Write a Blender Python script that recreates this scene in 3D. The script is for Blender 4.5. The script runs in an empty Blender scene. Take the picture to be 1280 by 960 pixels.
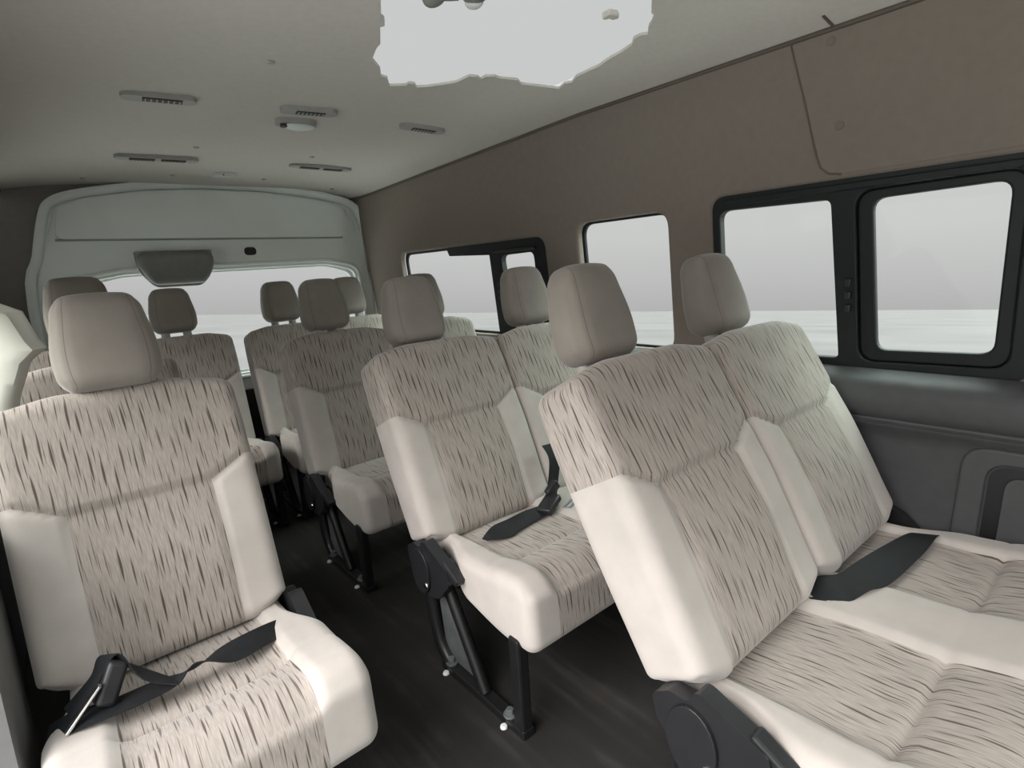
import bpy, bmesh, math, random
from mathutils import Vector, Matrix, noise

random.seed(7)
SC = bpy.context.scene
COL = SC.collection
F = 1.10            # eye height above the van floor (camera stands at x=0, y=0)

# ------------------------------------------------------------------ camera
cam_data = bpy.data.cameras.new('camera')
cam = bpy.data.objects.new('camera', cam_data)
COL.objects.link(cam)
right = Vector((0.76366564, -0.64248506, -0.06346448))
up = Vector((0.18051401, 0.1181072, 0.97645552))
fwd = Vector((0.61986247, 0.75714176, -0.20617196))
rot = Matrix((right, up, -fwd)).transposed()
cam.matrix_world = Matrix.Translation((0, 0, F)) @ rot.to_4x4()
cam_data.sensor_width = 36
cam_data.lens = 693.947 / 1280 * 36
cam_data.clip_start = 0.02
cam_data.clip_end = 2000
SC.camera = cam

# ------------------------------------------------------------------ view + world
SC.view_settings.view_transform = 'Standard'
SC.view_settings.look = 'None'
SC.view_settings.gamma = 1
SC.view_settings.use_curve_mapping = False
SC.view_settings.exposure = 0.0

UPN = Vector((0.0924, 0.0225, 0.9955)).normalized()   # the street outside falls a little to the right
SKY_TOP, SKY_HORIZON = 0.63, 0.46
FRONT_SKY = 1.6           # brighter overcast on the side of the open sliding door and the windscreen
HIGH_SKY = 6.0
SUN_POWER = 5.5
MILK = 0.117

world = bpy.data.worlds.new('overcast_sky')
SC.world = world
world.use_nodes = True
nt = world.node_tree
nt.nodes.clear()


def N(nt, t, **kw):
    n = nt.nodes.new(t)
    for k, v in kw.items():
        if k.startswith('i_'):
            key = k[2:]
            key = int(key) if key.isdigit() else key
            n.inputs[key].default_value = v
        else:
            setattr(n, k, v)
    return n


def math_n(nt, op, a, b=None, c=None, clamp=False):
    n = nt.nodes.new('ShaderNodeMath')
    n.operation = op
    n.use_clamp = clamp
    for i, x in enumerate((a, b, c)):
        if x is None:
            continue
        if isinstance(x, (int, float)):
            n.inputs[i].default_value = x
        else:
            nt.links.new(x, n.inputs[i])
    return n.outputs[0]


def ramp(nt, fac, stops, interp='LINEAR'):
    n = nt.nodes.new('ShaderNodeValToRGB')
    n.color_ramp.interpolation = interp
    el = n.color_ramp.elements
    while len(el) < len(stops):
        el.new(0.5)
    for e, (p, c) in zip(el, stops):
        e.position = p
        e.color = (c[0], c[1], c[2], 1) if not isinstance(c, (int, float)) else (c, c, c, 1)
    nt.links.new(fac, n.inputs[0])
    return n.outputs[0]


tc = N(nt, 'ShaderNodeTexCoord')
dot = N(nt, 'ShaderNodeVectorMath', operation='DOT_PRODUCT')
nt.links.new(tc.outputs['Generated'], dot.inputs[0])
dot.inputs[1].default_value = UPN
elev = dot.outputs['Value']
sky = ramp(nt, elev, [(0.0, (SKY_HORIZON * 1.01, SKY_HORIZON * .99, SKY_HORIZON)), (0.05, (.53, .52, .525)),
                      (0.12, (0.60, 0.592, .595)), (0.3, (SKY_TOP, SKY_TOP * .99, SKY_TOP * .992)), (0.6, (1.25, 1.28, 1.27)), (1.0, (1.8, 1.85, 1.84))])
dot2 = N(nt, 'ShaderNodeVectorMath', operation='DOT_PRODUCT')
nt.links.new(tc.outputs['Generated'], dot2.inputs[0])
dot2.inputs[1].default_value = Vector((-0.88, -0.40, 0.30)).normalized()
front = ramp(nt, dot2.outputs['Value'], [(0.0, 0.0), (0.35, 0.0), (0.8, 1.0)])
dot3 = N(nt, 'ShaderNodeVectorMath', operation='DOT_PRODUCT')
nt.links.new(tc.outputs['Generated'], dot3.inputs[0])
dot3.inputs[1].default_value = Vector((0.60, -0.42, 0.69)).normalized()
high = ramp(nt, dot3.outputs['Value'], [(0.0, 0.0), (0.66, 0.0), (0.92, 1.0)])   # bright lobe added high on the right to light the right seats
strength = math_n(nt, 'MULTIPLY_ADD', high, HIGH_SKY, math_n(nt, 'MULTIPLY_ADD', front, FRONT_SKY, 1.0))
bg = N(nt, 'ShaderNodeBackground')
tint = N(nt, 'ShaderNodeMix', data_type='RGBA', blend_type='MULTIPLY')
nt.links.new(high, tint.inputs[0])
nt.links.new(sky, tint.inputs[6])
tint.inputs[7].default_value = (0.86, 1.0, 0.93, 1)
nt.links.new(tint.outputs[2], bg.inputs[0])
nt.links.new(strength, bg.inputs[1])
wo = N(nt, 'ShaderNodeOutputWorld')
nt.links.new(bg.outputs[0], wo.inputs[0])

# soft daylight coming through the open sliding door and windscreen
sun_d = bpy.data.lights.new('sun', 'SUN')
sun_d.energy = SUN_POWER
sun_d.angle = math.radians(50)
sun_d.color = (1.0, 0.96, 0.935)
sun = bpy.data.objects.new('sun', sun_d)
COL.objects.link(sun)
sun.location = (-4, -3, 4)
sun.rotation_euler = Vector((0.74, 0.10, -0.62)).to_track_quat('-Z', 'Y').to_euler()


# ------------------------------------------------------------------ materials
def new_mat(name):
    m = bpy.data.materials.new(name)
    m.use_nodes = True
    nt = m.node_tree
    b = nt.nodes['Principled BSDF']
    return m, nt, b


def simple(name, col, rough=0.6, metal=0.0, var=0.0, vscale=30, bump=0.0, bscale=400, spec=0.5):
    m, nt, b = new_mat(name)
    b.inputs['Roughness'].default_value = rough
    b.inputs['Metallic'].default_value = metal
    b.inputs['Specular IOR Level'].default_value = spec
    co = N(nt, 'ShaderNodeTexCoord').outputs['Object']
    nz = N(nt, 'ShaderNodeTexNoise', i_Scale=vscale, i_Detail=4.0)
    nt.links.new(co, nz.inputs['Vector'])
    lo = tuple(c * (1 - var) for c in col)
    hi = tuple(min(1, c * (1 + var)) for c in col)
    nt.links.new(ramp(nt, nz.outputs[0], [(0.3, lo), (0.7, hi)]), b.inputs['Base Color'])
    if bump:
        nb = N(nt, 'ShaderNodeTexNoise', i_Scale=bscale, i_Detail=2.0)
        nt.links.new(co, nb.inputs['Vector'])
        bp = N(nt, 'ShaderNodeBump', i_Strength=bump, i_Distance=0.002)
        nt.links.new(nb.outputs[0], bp.inputs['Height'])
        nt.links.new(bp.outputs[0], b.inputs['Normal'])
    return m


HEADREST_SHADE = (0.25, 0.223, 0.199)  # seat cloth darkened: shade put into the headrest colour
FAB = (0.46, 0.422, 0.393)
STRIPE = (0.085, 0.070, 0.060)


def velour(name, mask_kind):
    """plush seat cloth; mask_kind: None plain, 'back' or 'cushion' woven with dark dashes inside its panels"""
    m, nt, b = new_mat(name)
    b.inputs['Roughness'].default_value = 0.9
    b.inputs['Specular IOR Level'].default_value = 0.2
    b.inputs['Sheen Weight'].default_value = 0.35
    b.inputs['Sheen Roughness'].default_value = 0.4
    at = N(nt, 'ShaderNodeAttribute', attribute_name='rest')
    co = at.outputs['Vector']
    nz = N(nt, 'ShaderNodeTexNoise', i_Scale=14.0, i_Detail=5.0)
    nt.links.new(co, nz.inputs['Vector'])
    basec = HEADREST_SHADE if mask_kind == 'head' else FAB
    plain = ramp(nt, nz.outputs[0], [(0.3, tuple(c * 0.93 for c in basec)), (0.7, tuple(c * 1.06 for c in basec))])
    out = plain
    if mask_kind == 'head':
        sep = N(nt, 'ShaderNodeSeparateXYZ')
        nt.links.new(co, sep.inputs[0])
        d = math_n(nt, 'ABSOLUTE', math_n(nt, 'SUBTRACT', math_n(nt, 'ABSOLUTE', sep.outputs[0]), 0.072))
        ln = math_n(nt, 'MULTIPLY', math_n(nt, 'SUBTRACT', 0.0016, d), 900.0, clamp=True)
        mm = N(nt, 'ShaderNodeMix', data_type='RGBA')
        nt.links.new(math_n(nt, 'MULTIPLY', ln, 0.6), mm.inputs[0])
        nt.links.new(plain, mm.inputs[6])
        mm.inputs[7].default_value = (0.09, 0.08, 0.07, 1)
        out = mm.outputs[2]
    elif mask_kind:
        sep = N(nt, 'ShaderNodeSeparateXYZ')
        nt.links.new(co, sep.inputs[0])
        x, y, z = sep.outputs
        ax = math_n(nt, 'ABSOLUTE', x)
        if mask_kind == 'back':
            s = math_n(nt, 'ADD', z, y)
            ext = math_n(nt, 'MAXIMUM', math_n(nt, 'SUBTRACT', ax, 0.135), 0.0)
            zy = math_n(nt, 'ADD', math_n(nt, 'MULTIPLY', math_n(nt, 'MINIMUM', ext, 0.075), 0.55), 0.336)
            yoke = math_n(nt, 'GREATER_THAN', z, zy)
            ins = math_n(nt, 'LESS_THAN', ax, 0.132)
            mask = math_n(nt, 'MAXIMUM', yoke, ins)
        else:
            s = math_n(nt, 'ADD', z, y)
            mask = math_n(nt, 'LESS_THAN', ax, 0.14)
        # thin slightly slanted dashes, stretched along s; round the sides they follow the depth
        lat = x
        if mask_kind == 'back':
            wsd = math_n(nt, 'MULTIPLY', math_n(nt, 'SUBTRACT', ax, 0.212), 60.0, clamp=True)
            lat = math_n(nt, 'ADD', x, math_n(nt, 'MULTIPLY', wsd, math_n(nt, 'MULTIPLY', math_n(nt, 'SIGN', x), math_n(nt, 'ADD', y, 0.075))))
        warp = N(nt, 'ShaderNodeTexNoise', i_Scale=6.0, i_Detail=1.0)
        nt.links.new(co, warp.inputs['Vector'])
        xw = math_n(nt, 'ADD', math_n(nt, 'MULTIPLY_ADD', s, 0.03, lat), math_n(nt, 'MULTIPLY', math_n(nt, 'SUBTRACT', warp.outputs[0], 0.5), 0.009))
        def dashes(pitch, period, wid, seed):
            u = math_n(nt, 'ADD', math_n(nt, 'MULTIPLY', xw, 1.0 / pitch), seed)
            cell = math_n(nt, 'FLOOR', u)
            fx = math_n(nt, 'SUBTRACT', math_n(nt, 'FRACT', u), 0.5)
            wn = N(nt, 'ShaderNodeTexWhiteNoise')
            wn.noise_dimensions = '1D'
            nt.links.new(cell, wn.inputs['W'])
            v = math_n(nt, 'MULTIPLY_ADD', wn.outputs['Value'], 7.3, math_n(nt, 'MULTIPLY', s, 1.0 / period))
            row = math_n(nt, 'FLOOR', v)
            fv = math_n(nt, 'FRACT', v)
            c3 = N(nt, 'ShaderNodeCombineXYZ')
            nt.links.new(cell, c3.inputs[0])
            nt.links.new(row, c3.inputs[1])
            w2 = N(nt, 'ShaderNodeTexWhiteNoise')
            w2.noise_dimensions = '2D'
            nt.links.new(c3.outputs[0], w2.inputs['Vector'])
            sp = N(nt, 'ShaderNodeSeparateColor')
            nt.links.new(w2.outputs['Color'], sp.inputs[0])
            jit = math_n(nt, 'MULTIPLY', math_n(nt, 'SUBTRACT', sp.outputs[0], 0.5), 0.5)
            ln = math_n(nt, 'MULTIPLY_ADD', sp.outputs[1], 0.35, 0.68)
            slant = math_n(nt, 'MULTIPLY', math_n(nt, 'SUBTRACT', fv, 0.5), -0.06)
            prof = math_n(nt, 'SINE', math_n(nt, 'MULTIPLY', math_n(nt, 'MINIMUM', math_n(nt, 'DIVIDE', fv, ln), 1.0), math.pi))
            half = math_n(nt, 'MULTIPLY', prof, math_n(nt, 'MULTIPLY_ADD', sp.outputs[2], wid * .7, wid * .5))
            d = math_n(nt, 'ABSOLUTE', math_n(nt, 'ADD', math_n(nt, 'SUBTRACT', fx, jit), slant))
            return math_n(nt, 'MULTIPLY', math_n(nt, 'SUBTRACT', half, d), 14.0, clamp=True)
        dash = math_n(nt, 'MAXIMUM', dashes(0.0185, 0.105, 0.135, 0.0), dashes(0.0118, 0.085, 0.095, 0.37))
        # faint fine rib of the woven panel
        rib = N(nt, 'ShaderNodeTexNoise', i_Scale=1.0, i_Detail=1.0)
        rib.noise_dimensions = '2D'
        c2 = N(nt, 'ShaderNodeCombineXYZ')
        nt.links.new(math_n(nt, 'MULTIPLY', xw, 420.0), c2.inputs[0])
        nt.links.new(math_n(nt, 'MULTIPLY', s, 40.0), c2.inputs[1])
        nt.links.new(c2.outputs[0], rib.inputs['Vector'])
        woven = ramp(nt, rib.outputs[0], [(0.35, tuple(c * k for c, k in zip(FAB, (.68, .657, .635)))), (0.7, tuple(c * k for c, k in zip(FAB, (.84, .812, .79))))])
        mx = N(nt, 'ShaderNodeMix', data_type='RGBA')
        nt.links.new(dash, mx.inputs[0])
        nt.links.new(woven, mx.inputs[6])
        mx.inputs[7].default_value = (*STRIPE, 1)
        mm = N(nt, 'ShaderNodeMix', data_type='RGBA')
        nt.links.new(mask, mm.inputs[0])
        nt.links.new(plain, mm.inputs[6])
        nt.links.new(mx.outputs[2], mm.inputs[7])
        out = mm.outputs[2]
    nt.links.new(out, b.inputs['Base Color'])
    nb = N(nt, 'ShaderNodeTexNoise', i_Scale=500.0, i_Detail=2.0)
    nt.links.new(co, nb.inputs['Vector'])
    bp = N(nt, 'ShaderNodeBump', i_Strength=0.12, i_Distance=0.002)
    nt.links.new(nb.outputs[0], bp.inputs['Height'])
    nt.links.new(bp.outputs[0], b.inputs['Normal'])
    return m


M_BACK = velour('striped_velour_back', 'back')
M_CUSH = velour('striped_velour_cushion', 'cushion')
M_HEADREST_SHADED = velour('shaded_headrest_velour', 'head')
M_HEAD = simple('headliner_cloth', (0.60, 0.57, 0.535), 0.95, var=0.03, vscale=60, bump=0.12, bscale=700, spec=0.1)
M_WALL = simple('side_trim_board', (0.21, 0.178, 0.155), 0.85, var=0.04, vscale=40, bump=0.15, bscale=500, spec=0.2)
M_SIDEGREY = simple('grey_side_board', (0.34, 0.325, 0.305), 0.9, var=0.04, vscale=40, bump=0.12, bscale=500, spec=0.15)
M_CLIP = simple('brown_clip', (0.165, 0.14, 0.122), 0.7)
M_SEAM = simple('seam_cord', (0.11, 0.09, 0.075), 0.85)
M_DARK = simple('dark_grey_trim', (0.06, 0.063, 0.065), 0.6, var=0.08, bump=0.25, bscale=900)
M_MIDGREY = simple('mid_grey_trim', (0.14, 0.138, 0.14), 0.6, var=0.06, bump=0.2, bscale=900)
M_BLACK = simple('black_plastic', (0.014, 0.014, 0.016), 0.42, var=0.1)
M_RUBBER = simple('black_rubber', (0.010, 0.0125, 0.014), 0.5, var=0.1, spec=0.3)
M_STEELBLK = simple('black_painted_steel', (0.01, 0.01, 0.011), 0.38, var=0.1)
M_PLATE = simple('dull_steel_plate', (0.16, 0.17, 0.175), 0.45, 0.4, var=0.15)
M_CHROME = simple('bright_steel', (0.75, 0.75, 0.75), 0.18, 1.0)
M_WHITEP = simple('white_body_paint', (0.82, 0.87, 0.845), 0.22, var=0.03, vscale=5)
M_COVER = simple('grey_brake_light_cover', (0.20, 0.20, 0.19), 0.6, var=0.05)
M_VENT = simple('grey_vent_plastic', (0.36, 0.355, 0.345), 0.5, var=0.04)
M_VENTD = simple('dark_vent_grille', (0.045, 0.043, 0.042), 0.6)
M_BELT = simple('black_belt_webbing', (0.012, 0.013, 0.015), 0.6, var=0.15, bump=0.3, bscale=1200, spec=0.25)
M_LENS = simple('white_lamp_lens', (0.72, 0.76, 0.75), 0.25)
M_CREAM = simple('cream_cloth', (0.90, 0.885, 0.80), 0.85, var=0.03, vscale=8)
M_SLEEVE = simple('cream_post_sleeve', (0.42, 0.40, 0.37), 0.5)
M_BOUNCE = simple('pale_bounce_pad', (0.50, 0.49, 0.48), 0.9, var=.06, vscale=3)
M_RED = simple('red_speck', (0.6, 0.08, 0.05), 0.6)


def glass(name):
    m = bpy.data.materials.new(name)
    m.use_nodes = True
    nt = m.node_tree
    nt.nodes.clear()
    tr = N(nt, 'ShaderNodeBsdfTransparent')
    tr.inputs[0].default_value = (0.985, 1.0, 0.99, 1)
    gl = N(nt, 'ShaderNodeBsdfGlossy', i_Roughness=0.02)
    mx = N(nt, 'ShaderNodeMixShader')
    mx.inputs[0].default_value = 0.006
    nt.links.new(tr.outputs[0], mx.inputs[1])
    nt.links.new(gl.outputs[0], mx.inputs[2])
    o = N(nt, 'ShaderNodeOutputMaterial')
    nt.links.new(mx.outputs[0], o.inputs[0])
    return m


M_GLASS = glass('window_glass')

m = bpy.data.materials.new('added_milky_pane')      # added pane: lets daylight through, scattered
m.use_nodes = True
nt = m.node_tree
nt.nodes.clear()
co = N(nt, 'ShaderNodeTexCoord').outputs['Object']
nz = N(nt, 'ShaderNodeTexNoise', i_Scale=3.0, i_Detail=2.0)
nt.links.new(co, nz.inputs['Vector'])
tl = N(nt, 'ShaderNodeBsdfTranslucent')
nt.links.new(ramp(nt, nz.outputs[0], [(0.3, (MILK * 1.02, MILK * .985, MILK * 1.01)), (0.7, (MILK * 1.025, MILK * .99, MILK * 1.015))]), tl.inputs[0])
o = N(nt, 'ShaderNodeOutputMaterial')
nt.links.new(tl.outputs[0], o.inputs[0])
M_MILK = m

m, nt, b = new_mat('ribbed_vinyl_floor')
co = N(nt, 'ShaderNodeTexCoord').outputs['Object']
mp = N(nt, 'ShaderNodeMapping')
mp.inputs['Scale'].default_value = (26, 1.6, 1)
nt.links.new(co, mp.inputs[0])
n1 = N(nt, 'ShaderNodeTexNoise', i_Scale=1.0, i_Detail=3.0)
nt.links.new(mp.outputs[0], n1.inputs['Vector'])
n2 = N(nt, 'ShaderNodeTexNoise', i_Scale=6.0, i_Detail=5.0)
nt.links.new(co, n2.inputs['Vector'])
mxf = math_n(nt, 'MULTIPLY_ADD', n2.outputs[0], 0.4, math_n(nt, 'MULTIPLY', n1.outputs[0], 0.6))
nt.links.new(ramp(nt, mxf, [(0.40, (0.009, 0.0088, 0.0085)), (0.54, (0.014, 0.013, 0.012)), (0.66, (0.034, 0.030, 0.027))]), b.inputs['Base Color'])
b.inputs['Roughness'].default_value = 0.75
M_FLOOR = m

m, nt, b = new_mat('pale_paving')
co = N(nt, 'ShaderNodeTexCoord').outputs['Object']
mp = N(nt, 'ShaderNodeMapping')
mp.inputs['Scale'].default_value = (0.10, 0.10, 1)
nt.links.new(co, mp.inputs[0])
n1 = N(nt, 'ShaderNodeTexNoise', i_Scale=1.0, i_Detail=6.0)
nt.links.new(mp.outputs[0], n1.inputs['Vector'])
nt.links.new(ramp(nt, n1.outputs[0], [(0.3, (0.064, 0.0585, 0.061)), (0.52, (0.088, 0.0795, 0.083)), (0.7, (0.100, 0.0905, 0.0945))]), b.inputs['Base Color'])
b.inputs['Roughness'].default_value = 0.9
M_GROUND = m


# ------------------------------------------------------------------ object helpers
def link(name, bm, mat, parent=None, smooth=True, bevel=0.0, seg=2):
    me = bpy.data.meshes.new(name)
    bm.normal_update()
    bm.to_mesh(me)
    bm.free()
    o = bpy.data.objects.new(name, me)
    for mm in (mat if isinstance(mat, (list, tuple)) else [mat]):
        me.materials.append(mm)
    if smooth:
        for p in me.polygons:
            p.use_smooth = True
        try:
            me.set_sharp_from_angle(angle=math.radians(40))
        except Exception:
            pass
    COL.objects.link(o)
    if parent is not None:
        o.parent = parent
    if bevel:
        md = o.modifiers.new('bevel', 'BEVEL')
        md.width = bevel
        md.segments = seg
        md.limit_method = 'ANGLE'
        md.angle_limit = math.radians(40)
    return o


def tag(o, label=None, cat=None, group=None, kind=None):
    if label: o['label'] = label
    if cat: o['category'] = cat
    if group: o['group'] = group
    if kind: o['kind'] = kind
    return o


def empty(name, loc, label, cat, group=None, kind=None, rz=0.0):
    o = bpy.data.objects.new(name, None)
    o.empty_display_size = 0.05
    o.location = loc
    o.rotation_euler = (0, 0, rz)
    COL.objects.link(o)
    return tag(o, label, cat, group, kind)


def add_box(bm, c, s, mat=None):
    r = bmesh.ops.create_cube(bm, size=1.0)
    for v in r['verts']:
        v.co = Vector((v.co.x * s[0], v.co.y * s[1], v.co.z * s[2]))
        if mat is not None: v.co = mat @ v.co
        v.co += Vector(c)
    return r['verts']


def rounded_poly(pts, r, n=5):
    """pts: 2D polygon; r: radius or list of radii"""
    out = []
    L = len(pts)
    for i in range(L):
        ri = r[i] if isinstance(r, (list, tuple)) else r
        p = Vector(pts[i]); a = Vector(pts[i - 1]); c = Vector(pts[(i + 1) % L])
        u = (a - p); w = (c - p)
        if ri <= 1e-6:
            out.append(tuple(p)); continue
        ang = u.angle(w)
        d = min(ri / math.tan(ang / 2), u.length * .49, w.length * .49)
        p0 = p + u.normalized() * d; p1 = p + w.normalized() * d
        for k in range(n + 1):
            t = k / n
            q = (1 - t) ** 2 * p0 + 2 * (1 - t) * t * p + t * t * p1
            out.append((q.x, q.y))
    return out


def plate(outer, holes, to3d, thick, off=0.0):
    """flat plate with holes; to3d(a, b, h) -> Vector; h goes from off to off+thick"""
    bm = bmesh.new()
    edges = []
    for loop in [outer] + list(holes):
        vs = [bm.verts.new((p[0], p[1], 0)) for p in loop]
        for i in range(len(vs)):
            edges.append(bm.edges.new((vs[i], vs[(i + 1) % len(vs)])))
    bmesh.ops.triangle_fill(bm, use_beauty=True, use_dissolve=False, edges=edges, normal=(0, 0, 1))
    for f in bm.faces:
        if f.normal.z < 0: f.normal_flip()
    base = list(bm.faces)
    ext = bmesh.ops.extrude_face_region(bm, geom=base)
    for g in ext['geom']:
        if isinstance(g, bmesh.types.BMVert):
            g.co.z = thick
    for v in bm.verts:
        v.co = to3d(v.co.x, v.co.y, v.co.z + off)
    bmesh.ops.recalc_face_normals(bm, faces=bm.faces)
    return bm


def tube(bm, pts, r, n=10, closed=False, rx=None):
    """round bar along points"""
    pts = [Vector(p) for p in pts]
    rings = []
    L = len(pts)
    prev = None
    for i, p in enumerate(pts):
        if closed:
            t = (pts[(i + 1) % L] - pts[i - 1]).normalized()
        else:
            t = (pts[min(i + 1, L - 1)] - pts[max(i - 1, 0)]).normalized()
        if prev is None:
            a = t.orthogonal().normalized()
        else:
            a = (prev - t * prev.dot(t)).normalized()
        prev = a
        b = t.cross(a)
        rings.append([bm.verts.new(p + a * math.cos(2 * math.pi * k / n) * r + b * math.sin(2 * math.pi * k / n) * (rx or r)) for k in range(n)])
    rng = range(L if closed else L - 1)
    for i in rng:
        A, B = rings[i], rings[(i + 1) % L]
        for k in range(n):
            bm.faces.new((A[k], A[(k + 1) % n], B[(k + 1) % n], B[k]))
    if not closed:
        bm.faces.new(rings[0][::-1]); bm.faces.new(rings[-1])
    return bm


def smooth_path(pts, n=6):
    """Catmull-Rom through points"""
    pts = [Vector(p) for p in pts]
    out = []
    for i in range(len(pts) - 1):
        p0 = pts[max(i - 1, 0)]; p1 = pts[i]; p2 = pts[i + 1]; p3 = pts[min(i + 2, len(pts) - 1)]
        for k in range(n):
            t = k / n
            out.append(0.5 * ((2 * p1) + (p2 - p0) * t + (2 * p0 - 5 * p1 + 4 * p2 - p3) * t * t + (3 * p1 - p0 - 3 * p2 + p3) * t ** 3))
    out.append(pts[-1])
    return out


def ribbon(bm, rows, th=0.0016, n=6):
    """webbing: rows of (left point, right point), smoothed, with thickness"""
    L = smooth_path([r[0] for r in rows], n)
    R = smooth_path([r[1] for r in rows], n)
    W = 5
    grid = []
    for a, b in zip(L, R):
        grid.append([bm.verts.new(a.lerp(b, k / W)) for k in range(W + 1)])
    fs = []
    for i in range(len(grid) - 1):
        for k in range(W):
            fs.append(bm.faces.new((grid[i][k], grid[i][k + 1], grid[i + 1][k + 1], grid[i + 1][k])))
    bm.normal_update()
    r = bmesh.ops.solidify(bm, geom=fs, thickness=th)
    return bm


def lin(a, b, n):
    return [a + (b - a) * i / n for i in range(n + 1)]


def rbox(w, d, h, r, step=0.012):
    """rounded box grid centred in x and y, from z=0 to h.  Returns bm and the list of rest coordinates"""
    def axis(a):
        k = 5
        inner = max(1, int(round((2 * a - 2 * r) / step)))
        return lin(-a, -a + r, k)[:-1] + lin(-a + r, a - r, inner) + lin(a - r, a, k)[1:]
    A = (w / 2, d / 2, h / 2)
    ax = [axis(a) for a in A]
    bm = bmesh.new()
    lay = bm.verts.layers.float_vector.new('rest')
    vd = {}

    def vert(p):
        key = tuple(round(c, 6) for c in p)
        if key not in vd:
            q = Vector([max(-(A[i] - r), min(A[i] - r, p[i])) for i in range(3)])
            dd = Vector(p) - q
            v = bm.verts.new(q + (dd.normalized() * r if dd.length > 1e-9 else dd) + Vector((0, 0, h / 2)))
            v[lay] = Vector((p[0], p[1], p[2] + h / 2))
            vd[key] = v
        return vd[key]
    for fx in range(3):
        i, j = [k for k in range(3) if k != fx]
        for s in (-1, 1):
            for a in range(len(ax[i]) - 1):
                for c in range(len(ax[j]) - 1):
                    vs = []
                    for (da, dc) in ((0, 0), (1, 0), (1, 1), (0, 1)):
                        p = [0, 0, 0]
                        p[fx] = s * A[fx]; p[i] = ax[i][a + da]; p[j] = ax[j][c + dc]
                        vs.append(vert(p))
                    bm.faces.new(vs)
    bmesh.ops.recalc_face_normals(bm, faces=bm.faces)
    return bm, lay


def sstep(a, b, x):
    t = max(0.0, min(1.0, (x - a) / (b - a)))
    return t * t * (3 - 2 * t)


def gauss(x, s):
    return math.exp(-(x / s) ** 2)


# ------------------------------------------------------------------ setting: floor, walls, ceiling, street
def ceil_z(x, y):
    zc = 0.575
    if y > 2.6: zc -= .05 * min(1, (y - 2.6) / .85) ** 1.5
    seam = .53 if y < 1.5 else .53 - .05 * min(1, (y - 1.5) / 1.8)
    if x > 0.8:
        t = max(0, min(1, (x - 1.15) / .49))
    else:
        t = max(0, min(1, (0.40 - x) / .49))
    return F + zc - (zc - seam) * t * t


Y0, Y1 = -0.75, 3.50       # front and rear end of the cabin
XL, XR = -0.24, 1.70

bm = bmesh.new()
add_box(bm, ((XL + XR) / 2, (Y0 + Y1) / 2, -0.02), (XR - XL + 0.1, Y1 - Y0 + .1, 0.04))
tag(link('floor', bm, M_FLOOR, smooth=False), kind='structure')

# right wall: one leaning board from the sill to the roof seam, with three window openings
LEAN = (1.70 - 1.625) / (0.86)


def wr(y, z, h):            # h goes inwards (towards the cabin, -x)
    x = 1.70 - (z - (F - 0.335)) * LEAN
    return Vector((x - h + 0.0, y, z))


def seam_z(y):
    return F + (.53 if y < 1.5 else .53 - .05 * min(1, (y - 1.5) / 1.8))


def Z(z): return F + z


WIN = [  # outer opening of each window in the trim board: y0, y1, zbottom, ztop, corner radius
    (0.205, 0.985, Z(-.342), Z(.170), .045),
    (1.150, 1.565, Z(-.330), Z(.150), .055),
    (1.760, 3.000, Z(-.325), Z(.118), .060),
]
outer = [(Y0, Z(-.36)), (Y1 + .02, Z(-.36))] + [(y, seam_z(y) + 0.01) for y in lin(Y1 + .02, Y0, 24)]
holes = [rounded_poly([(a, c), (b, c), (b, d), (a, d)], r, 6) for a, b, c, d, r in WIN]
bm = plate(outer, holes, wr, 0.035, -0.035)
tag(link('wall_right', bm, M_WALL, smooth=False, bevel=0.012, seg=3), kind='structure')


def window_unit(n, to3d, y0, y1, z0, z1, r, frame_w, depth0, parts):
    """a window: an Empty with glass panes and rubber frames; parts add to it"""
    e = bpy.data.objects.new('window_%d' % n, None)
    COL.objects.link(e)
    e.empty_display_size = 0.05
    tag(e, kind='structure')
    for p in parts: p(e)
    return e


def frame_ring(name, to3d, o, i, ro, ri, h0, th, mat, parent, bevel=0.004):
    out = rounded_poly([(o[0], o[2]), (o[1], o[2]), (o[1], o[3]), (o[0], o[3])], ro, 6)
    inn = rounded_poly([(i[0], i[2]), (i[1], i[2]), (i[1], i[3]), (i[0], i[3])], ri, 6)
    return link(name, plate(out, [inn], to3d, th, h0), mat, parent, smooth=False, bevel=bevel)


def pane(to3d, y0, y1, z0, z1, h, parent, name='pane'):
    bm = plate([(y0, z0), (y1, z0), (y1, z1), (y0, z1)], [], to3d, 0.004, h)
    return link(name, bm, M_GLASS, parent, smooth=False)


# window_1: big slider beside the front bench
w1 = window_unit(1, wr, 0, 0, 0, 0, 0, 0, 0, [])
fo = (0.195, 0.992, Z(-.348), Z(.176))
out = rounded_poly([(fo[0], fo[2]), (fo[1], fo[2]), (fo[1], fo[3]), (fo[0], fo[3])], .045, 6)
pa = rounded_poly([(0.612, Z(-.312)), (0.958, Z(-.318)), (0.962, Z(.128)), (0.640, Z(.122))], [.012, .02, .03, .02], 5)
pb = rounded_poly([(0.275, Z(-.278)), (0.520, Z(-.285)), (0.542, Z(.112)), (0.270, Z(.118))], .03, 5)
pbo = rounded_poly([(0.242, Z(-.312)), (0.560, Z(-.318)), (0.580, Z(.136)), (0.240, Z(.142))], .045, 6)
link('frame', plate(out, [pa, pbo], wr, 0.030, -0.040), M_RUBBER, w1, smooth=False, bevel=0.004)
link('sash', plate(pbo, [pb], wr, 0.022, -0.045), M_RUBBER, w1, smooth=False, bevel=0.005)
bm = plate([(0.25, Z(.140)), (0.95, Z(.140)), (0.95, Z(.158)), (0.25, Z(.158))], [], wr, 0.010, -0.012)
link('runner', bm, M_RUBBER, w1, smooth=False, bevel=0.003)
bm = bmesh.new()
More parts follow.
